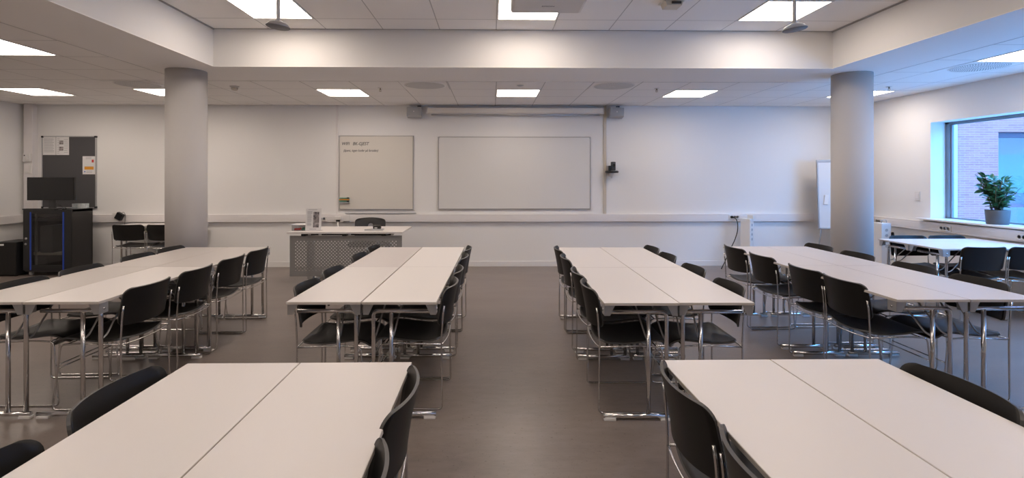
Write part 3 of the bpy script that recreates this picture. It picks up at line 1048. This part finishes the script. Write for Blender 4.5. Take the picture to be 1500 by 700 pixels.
MB().lathe([(.016, 0), (.016, .006), (0, .008)], (.045, 0, .55), 14, Matrix.Rotation(PI / 2, 3, 'X')).build('lock', M['alu'], dr)
MB().lathe([(.016, 0), (.016, .006), (0, .008)], (.040, 0, .47), 14, Matrix.Rotation(PI / 2, 3, 'X')).build('lock', M['alu'], dr)
for z in (.30, .80, .87):
    MB().box((.07, .05, z), (W - .07, D - .05, z + (.045 if z > .35 else .035)), .003).build('shelf', mat('rack_unit', (.12, .12, .12), .5) if z > .35 else M['cream'], t)
for x in (.14, W - .155):
    MB().box((x, .04, .12), (x + .012, .07, .93)).build('rack_rail', M['alu'], t)
for x, y in ((.07, .06), (W - .07, .06), (.07, D - .06), (W - .07, D - .06)):
    b = MB().lathe([(.0, -.012), (.026, -.012), (.029, 0), (.026, .012), (0, .012)], (x, y, .029), 18, Matrix.Rotation(PI / 2, 3, 'Y') @ Matrix.Rotation(.5, 3, 'X'))
    b.box((x - .02, y - .02, .045), (x + .02, y + .02, .062))
    b.build('caster', M['speaker'], t)
tag(MB().box((-.09, -.16, 0), (.09, .16, .40), .006).build('computer_tower', M['plasticblack'], None, (RX0 + .30, RY0 + .205, .335)), 'black computer tower standing inside the glass-fronted rack', 'computer')
b = MB()
for k in range(6):
    x = .42 + random.random() * .14
    b.tube([(x, .2, .36), (x + random.uniform(-.05, .05), .16, .45), (x + random.uniform(-.06, .06), .2, .6), (x, .3, .78)], .005, 6, fillet=.05)
b.tube([(.46, .12, .60), (.52, .10, .66), (.58, .12, .60), (.54, .11, .55), (.46, .12, .58)], .004, 6, fillet=.03)
tag(b.build('cable_bundle', M['hatch'], None, (RX0, RY0, 0)), 'tangle of black cables hanging inside the rack beside the tower', 'cables', None, 'stuff')

t = thing('monitor', 'wide black monitor standing on the equipment rack', 'monitor', (-6.62, 7.92, RZ1), 0)
MB().box((-.352, -.02, .130), (.352, .02, .478), .006).build('housing', M['plasticblack'], t)
MB().box((-.342, -.0225, .142), (.342, -.0195, .470)).build('screen', M['screen'], t)
b = MB().box((-.05, .0, .01), (.05, .03, .2), .006)
b.build('stand_post', M['darkgrey'], t)
MB().prism([(-.14, -.10), (.14, -.10), (.11, .12), (-.11, .12)], 0, .012, 'z').build('stand_foot', M['plasticblack'], t)
b = MB().box((-.17, -.075, 0), (.17, .075, .012), .004)
t = thing('keyboard', 'flat black keyboard on the rack in front of the monitor', 'keyboard', (-6.60, 7.795, RZ1))
MB().box((-.30, -.055, 0), (.17, .015, .012), .003).build('housing', M['plasticblack'], t)
b = MB()
for i in range(20):
    for j in range(4):
        b.box((-.293 + i * .0228, -.050 + j * .0155, .012), (-.293 + i * .0228 + .018, -.050 + j * .0155 + .012, .015))
b.build('keys', M['darkgrey'], t)
t = thing('tissue_box', 'small pale box at the right rear of the rack top', 'box', (-6.30, 8.06, RZ1))
MB().box((-.085, -.06, 0), (.085, .06, .075), .005).build('carton', mat('pale_print', (.55, .60, .62), .6, noise=(20, (.35, .42, .45), (.7, .72, .72))), t)
MB().box((-.05, -.02, .0745), (.05, .02, .0765)).build('opening', M['inklight'], t)
tag(MB().lathe([(.0, 0), (.026, 0), (.03, .012), (.02, .028), (0, .032)], seg=18).build('computer_mouse', M['plasticblack'], None, (-6.335, 7.80, RZ1)), 'small black mouse on the rack right of the keyboard', 'mouse')
b = MB().tube([(-.62, 0, .006), (-.58, .0, .05), (-.52, .02, .06), (-.48, .03, .01)], .004, 6, fillet=.03)
tag(b.build('monitor_cable', M['hatch'], None, (RX0 + .84, 7.98, RZ1)), 'thin black cable arching on the rack top left of the monitor stand', 'cable')

t = thing('subwoofer', 'black loudspeaker box on the floor left of the rack', 'loudspeaker', (-7.17, 7.86, 0), .0)
MB().box((-.125, -.14, .012), (.205, .26, .50), .006).build('cabinet', M['plasticblack'], t)
MB().box((-.12, -.146, .02), (.2, -.139, .49), .002).build('grille_cloth', mat('grille_cloth', (.018, .016, .015), .9), t)
MB().box((-.04, -.150, .45), (.03, -.145, .475), .001).build('badge', M['paper'], t)
for x in (-.1, .17):
    MB().lathe([(.02, 0), (.02, .014), (0, .014)], (x, -.1, 0), 12).build('foot', M['hatch'], t)
b = MB()
for k in range(4):
    b.tube([(.0, -.02 * k, .01 + .012 * k), (.06, -.03 - .02 * k, .02 + .012 * k), (.1, .04, .02 + .010 * k), (.02, .10, .04 + .03 * k), (-.06, .05, .16 + .02 * k), (-.07, .1, .3)], .006, 6, fillet=.05)
tag(b.build('cable_coil', M['white'], None, (-7.40, 7.86, 0)), 'loose white cables on the floor left of the black loudspeaker box', 'cables', None, 'stuff')

# power adapter hooked on the trunking
t = thing('power_adapter', 'black power adapter hanging tilted on the trunking right of the rack', 'adapter', (-5.93, YF - .06, .83))
MB().box((-.05, -.06, -.055), (.05, 0, .055), .008, Matrix.Rotation(.5, 3, 'Y'), (0, 0, 0)).build('housing', M['plasticblack'], t)
MB().tube([(.03, -.03, .05), (.06, -.03, .07), (.09, -.03, .04), (.085, -.03, -.12), (.06, -.03, -.2), (.07, -.03, -.26), (.0, -.03, -.36), (-.06, -.03, -.39)], .0035, 6, fillet=.03).build('cord', M['hatch'], t)
MB().box((-.12, -.02, -.02), (-.05, 0, .06), .003).build('plug', M['white'], t)

# ---------------------------------------------------------------- folding tables
TT = .72
TL, TW = 1.195, .437
def make_table(flip):
    """long axis +y from 0 to TL, x from 0 to TW; posts on the +x side (flip: on the -x side)"""
    t = thing('folding_table', '', 'table', (0, 0, 0), 0, None)
    b = MB()
    b.box((.001, .001, TT - .017), (TW - .001, TL - .001, TT - .001), .0015)
    b.m = 1
    tp = b
    tp.build('tabletop', [M['laminate'], M['edge']], t)
    e = MB()
    for q in (((0, 0, TT - .0165), (TW, .0015, TT - .0025)), ((0, TL - .0015, TT - .0165), (TW, TL, TT - .0025)), ((0, 0, TT - .0165), (.0015, TL, TT - .0025)), ((TW - .0015, 0, TT - .0165), (TW, TL, TT - .0025))):
        e.box(*q)
    e.build('edge_band', M['edge'], t)
    X = (lambda x: TW - x) if flip else (lambda x: x)
    for end in (0, 1):
        Y = (lambda y: TL - y) if end else (lambda y: y)
        for side in (0, 1):
            # sheet-metal corner housing, trapezoid towards the middle
            x0 = 0.004 if side == 0 else TW - .004
            d = 1 if side == 0 else -1
            k = MB()
            z1 = TT - .0175
            k.prism([(x0, z1), (x0 + d * .062, z1), (x0 + d * .032, z1 - .062), (x0, z1 - .062)], Y(.012), Y(.014))
            k.box((x0, Y(.012), z1 - .062), (x0 + d * .003, Y(.085), z1))
            k.box((x0, Y(.012), z1 - .003), (x0 + d * .06, Y(.085), z1))
            kb = k.build('corner_bracket', M['satin'], t)
            MB().lathe([(.007, 0), (.007, .004), (0, .004)], (x0 - d * .001, Y(.048), z1 - .034), 10, Matrix.Rotation(-d * PI / 2, 3, 'Y')).build('bolt', M['chrome'], kb)
        yl = Y(.085)
        zt = TT - .075
        l = MB()
        l.tube([(X(.035), yl, zt), (X(TW - .048), yl, zt), (X(TW - .048), yl, .04)], .0125, 12, fillet=.03)
        l.build('leg', M['chrome'], t)
        MB().tube([(X(TW - .155), yl, zt), (X(TW - .155), yl, .04)], .0125, 12).build('leg', M['chrome'], t)
        f = MB().tube([(X(.012), yl, .026), (X(TW - .02), yl, .026)], .014, 12)
        fo = f.build('foot_bar', M['chrome'], t)
        for x in (.05, TW - .05):
            MB().box((X(x) - .035, yl - .017, 0), (X(x) + .035, yl + .017, .015), .003).build('foot_pad', M['white'], fo)
        for x in (TW - .048, TW - .155):
            MB().tube([(X(x), yl, .47), (X(x - .004), Y(.14), .485), (X(x - .03), Y(.36), TT - .03)], .0055, 8, fillet=.02).build('brace', M['satin'], t)
    return t
tabR = make_table(False)
tabL = make_table(True)
used = set()
def place_table(proto, label, x, y, rz, grp, top='laminate'):
    o = proto if id(proto) not in used else copy_tree(proto)
    used.add(id(proto))
    o.location = (x, y, 0)
    o.rotation_euler = (0, 0, rz)
    o['label'] = label
    o['group'] = grp
    if top:
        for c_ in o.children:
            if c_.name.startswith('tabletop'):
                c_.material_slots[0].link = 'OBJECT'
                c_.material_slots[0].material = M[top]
    return o
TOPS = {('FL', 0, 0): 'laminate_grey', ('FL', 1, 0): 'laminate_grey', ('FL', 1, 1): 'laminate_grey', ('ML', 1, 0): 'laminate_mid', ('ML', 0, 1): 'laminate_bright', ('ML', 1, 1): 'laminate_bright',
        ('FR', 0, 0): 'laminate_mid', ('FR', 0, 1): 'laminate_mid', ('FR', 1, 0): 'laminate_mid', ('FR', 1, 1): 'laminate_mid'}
rows = {
    # name: near-left corner (x, y), rotation, gap, flips of left and right tables, y jog of right column
    'FL': ('the far-left long table', (-3.19, 3.085), 0.002, .006, (False, False), .0),
    'ML': ('the long table left of the aisle', (-1.205, 3.06), -.016, .008, (False, True), .0),
    'MR': ('the long table right of the aisle', (.655, 3.005), -.016, .004, (False, True), .008),
    'FR': ('the far-right long table', (2.425, 3.06), -.012, .004, (False, True), .0),
    'NL': ('the front-left table pair', (-1.193, .862), 0, .004, (False, True), .0),
    'NR': ('the front-right table pair', (.678, .868), 0, .004, (False, True), .0),
}
for k, (nm, (x, y), rz, gap, fl, jog) in rows.items():
    R = Matrix.Rotation(rz, 3, 'Z')
    for r_ in range(1 if k[0] == 'N' else 2):
        for c_ in range(2):
            p = R @ Vector((c_ * (TW + gap), r_ * (TL + .004) + jog * c_, 0))
            side = ('left', 'right')[c_]
            if k[0] == 'N':
                lb = f'{side} white folding table of {nm}'
            else:
                lb = f'white folding table, {("near", "far")[r_]} {side} quarter of {nm}'
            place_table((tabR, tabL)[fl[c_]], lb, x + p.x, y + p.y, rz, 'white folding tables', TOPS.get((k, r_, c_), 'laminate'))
# window tables: long axis along the far wall, ends facing left
place_table(tabR, 'white folding table by the window, half nearer the viewer', 4.60 , 5.22 + TW, -PI / 2, 'white folding tables')
place_table(tabL, 'white folding table by the window, half nearer the far wall', 4.60 , 5.224 + 2 * TW, -PI / 2, 'white folding tables')
place_table(tabR, 'white folding table against the far wall behind two chairs', -5.72, 8.385, -PI / 2, 'white folding tables')

# ---------------------------------------------------------------- stacking chairs
def make_chair():
    t = thing('stacking_chair', '', 'chair', (0, 0, 0), 0, None)
    r = .0057
    hx = .222
    # sheets
    def seat(u, v):
        s_ = 2 * u - 1
        y = -.218 + .442 * v
        hw = .214
        cr = .035
        d0 = min(v, 1 - v) * .442
        if d0 < cr:
            hw = hw - cr + math.sqrt(max(0, cr * cr - (cr - d0) ** 2))
        prof = [(-.22, .430), (-.16, .418), (-.08, .415), (0, .421), (.08, .432), (.14, .437), (.18, .432), (.21, .415), (.23, .396)]
        z = prof[-1][1]
        for (a, za), (b_, zb) in zip(prof, prof[1:]):
            if a <= y <= b_:
                q = (y - a) / (b_ - a)
                z = za + (zb - za) * q
                break
        z += .016 * s_ * s_ * (1 if y < .12 else max(0, 1 - (y - .12) / .1)) - .008
        bow = .018 * (1 - s_ * s_) * max(0, 1 - v * 4)
        return (s_ * hw, y - bow, z)
    MB().sheet(seat, 16, 22, .011, 1).build('seat', [M['black'], M['blackedge_lit']], t)
    def back(u, v):
        s_ = 2 * u - 1
        z0, z1 = .518, .752
        hgt = z1 - z0
        z = z0 + hgt * v
        hw = .228
        rt, rb = .042, .032
        if z > z1 - rt:
            d = z - (z1 - rt)
            hw = hw - rt + math.sqrt(max(0, rt * rt - d * d))
        elif z < z0 + rb:
            d = (z0 + rb) - z
            hw = hw - rb + math.sqrt(max(0, rb * rb - d * d))
        x = s_ * hw
        q = x / .228
        y = -.238 - .042 * (v ** 1.3) - .060 * (1 - abs(q) ** 2.2) + .032
        return (x, y, z + .010 * (1 - v) * (q * q - .5))
    def back2(u, v):
        vv = .5 - .5 * math.cos(PI * v)
        return back(u, vv)
    MB().sheet(back2, 16, 20, .0105, 1).build('backrest', [M['black'], M['blackedge_lit']], t)
    for s_ in (-1, 1):
        x = s_ * (hx + .012)
        MB().tube([(x, -.249, .650), (x, -.240, .58), (x, -.232, .43), (x, -.236, r), (x, .192, r), (x - s_ * .012, .150, .405), (x - s_ * .012, .03, .412), (x, -.228, .408)], r, 8, fillet=.028).build('side_frame', M['chrome'], t)
    xs = hx + .010
    n = 10
    MB().tube([(xs * (2 * k / n - 1), -.232 - .014 * (1 - (2 * k / n - 1) ** 2), .408 - .010 * (1 - (2 * k / n - 1) ** 2)) for k in range(n + 1)], r * .9, 8).build('rear_crossbar', M['chrome'], t)
    MB().tube([(-xs + .009, .172, .255), (xs - .009, .172, .255)], r * .75, 8).build('stretcher', M['chrome'], t)
    MB().tube([(-xs + .014, .120, .404), (xs - .014, .120, .404)], r * .8, 8).build('seat_crossbar', M['chrome'], t)
    return t
ch0 = make_chair()
nchair = [0]
def chair(x, y, rz, label):
    o = ch0 if nchair[0] == 0 else copy_tree(ch0)
    nchair[0] += 1
    o.location = (x, y, 0)
    o.rotation_euler = (0, 0, rz)
    o['label'] = label
    o['group'] = 'black stacking chairs'
    return o
ORD = ('nearest', 'second nearest', 'third nearest', 'farthest')
FACE_R, FACE_L = -PI / 2, PI / 2
ROWCH = {
    ('FL', 'left'): (-3.23, [3.56, 4.09, 4.73, 5.21]),
    ('FL', 'right'): (-2.235, [3.50, 4.06, 4.61, 5.12]),
    ('ML', 'left'): (-1.255, [3.43, 3.96, 4.70, 5.23]),
    ('ML', 'right'): (-.24, [3.48, 3.98, 4.64, 5.16]),
    ('MR', 'left'): (.605, [3.40, 3.87, 4.57, 5.11]),
    ('MR', 'right'): (1.61, [3.40, 4.02, 4.66, 5.15]),
    ('FR', 'left'): (2.385, [3.55, 4.00, 4.66, 5.20]),
    ('FR', 'right'): (3.395, [3.52, 4.07, 4.72, 5.29]),
    ('NL', 'left'): (-1.28, [1.75, 1.20]),
    ('NL', 'right'): (-.262, [1.74, 1.20]),
    ('NR', 'left'): (.618, [1.77, 1.26]),
    ('NR', 'right'): (1.62, [1.73]),
}
SHORT = {'FL': 'the far-left long table', 'ML': 'the long table left of the aisle', 'MR': 'the long table right of the aisle', 'FR': 'the far-right long table',
         'NL': 'the front-left table pair', 'NR': 'the front-right table pair'}
BO = .297
for (rw, side), (xb, ys) in ROWCH.items():
    rz_ = rows[rw][2]
    for i, y in enumerate(ys):
        xx = xb - rz_ * (y - 3.4)
        if side == 'left':
            x, a = xx + BO, FACE_R
        else:
            x, a = xx - BO, FACE_L
        if len(ys) == 4:
            lb = f'{ORD[i]} black chair on the {side} side of {SHORT[rw]}'
        elif len(ys) == 2:
            lb = f'{("far", "near")[i]} black chair on the {side} side of {SHORT[rw]}'
        else:
            lb = f'black chair on the {side} side of {SHORT[rw]}'
        chair(x, y, a + rz_ + random.uniform(-.02, .02), lb)
chair(4.96, 5.27 + .12, 0, 'left black chair at the window table with its back to the viewer')
chair(5.44, 5.27 + .12, 0.02, 'right black chair at the window table with its back to the viewer')
chair(4.965, 5.86, PI, 'left black chair beyond the window table, facing the viewer')
chair(5.435, 5.86, PI, 'right black chair beyond the window table, facing the viewer')
chair(-5.39, 8.02, 0.03, 'left black chair at the far wall table beside the rack')
chair(-4.88, 8.02, -.02, 'right black chair at the far wall table, partly behind the left column')

# ---------------------------------------------------------------- potted plant on the sill
t = thing('potted_plant', 'bushy green plant in a grey pot on the window sill', 'plant', (5.965, 6.02, WZ0 + .022))
MB().lathe([(.0, 0), (.098, 0), (.103, .01), (.115, .165), (.112, .170), (.104, .165), (.100, .145), (0, .145)], seg=36).build('pot', M['pot'], t)
MB().lathe([(0, .150), (.06, .149), (.1, .145)], seg=24).build('soil', M['soil'], t)
stems, leaves = MB(), MB()
def leaf(p, d, L, W):
    d = d.normalized()
    side = d.cross(Vector((0, 0, 1)))
    side = side.normalized() if side.length > .05 else Vector((1, 0, 0))
    side = (side + Vector((random.uniform(-.4, .4), random.uniform(-.4, .4), random.uniform(-.5, .5)))).normalized()
    side = (side - d * side.dot(d)).normalized()
    up = side.cross(d)
    n = len(leaves.v)
    K = 5
    for i in range(K + 1):
        f = i / K
        wd = W * math.sin(PI * min(1, f * .92 + .04)) ** .8 if 0 < i < K else .001
        c = p + d * L * f - up * (L * .18 * f * f)
        leaves.v += [c - side * wd / 2 + up * wd * .22, c, c + side * wd / 2 + up * wd * .22]
    for i in range(K):
        a = n + 3 * i
        leaves.face([a, a + 1, a + 4, a + 3], True)
        leaves.face([a + 1, a + 2, a + 5, a + 4], True)
rg = random.Random(11)
for k in range(22):
    a = rg.uniform(0, 2 * PI)
    lean = rg.uniform(.03, .19)
    h = rg.uniform(.22, .48) * (1 - lean * .8)
    p0 = Vector((rg.uniform(-.05, .05), rg.uniform(-.05, .05), .145))
    p1 = p0 + Vector((lean * .5 * math.cos(a), lean * .5 * math.sin(a), h * .55))
    p2 = p0 + Vector((lean * math.cos(a), lean * math.sin(a), h))
    stems.tube([p0, p1, p2], .0045, 6)
    nl = 13
    for j in range(nl):
        f = .16 + .84 * j / (nl - 1)
        c = p0.lerp(p1, f * 2) if f < .5 else p1.lerp(p2, f * 2 - 1)
        b_ = rg.uniform(0, 2 * PI)
        d = Vector((math.cos(b_), math.sin(b_), rg.uniform(-.1, .8)))
        leaf(c, d, rg.uniform(.065, .105), rg.uniform(.042, .062))
    leaf(p2, Vector((math.cos(a), math.sin(a), 1.5)), .08, .04)
stems.build('stems', M['stem'], t)
leaves.build('foliage', M['leaf'], t)
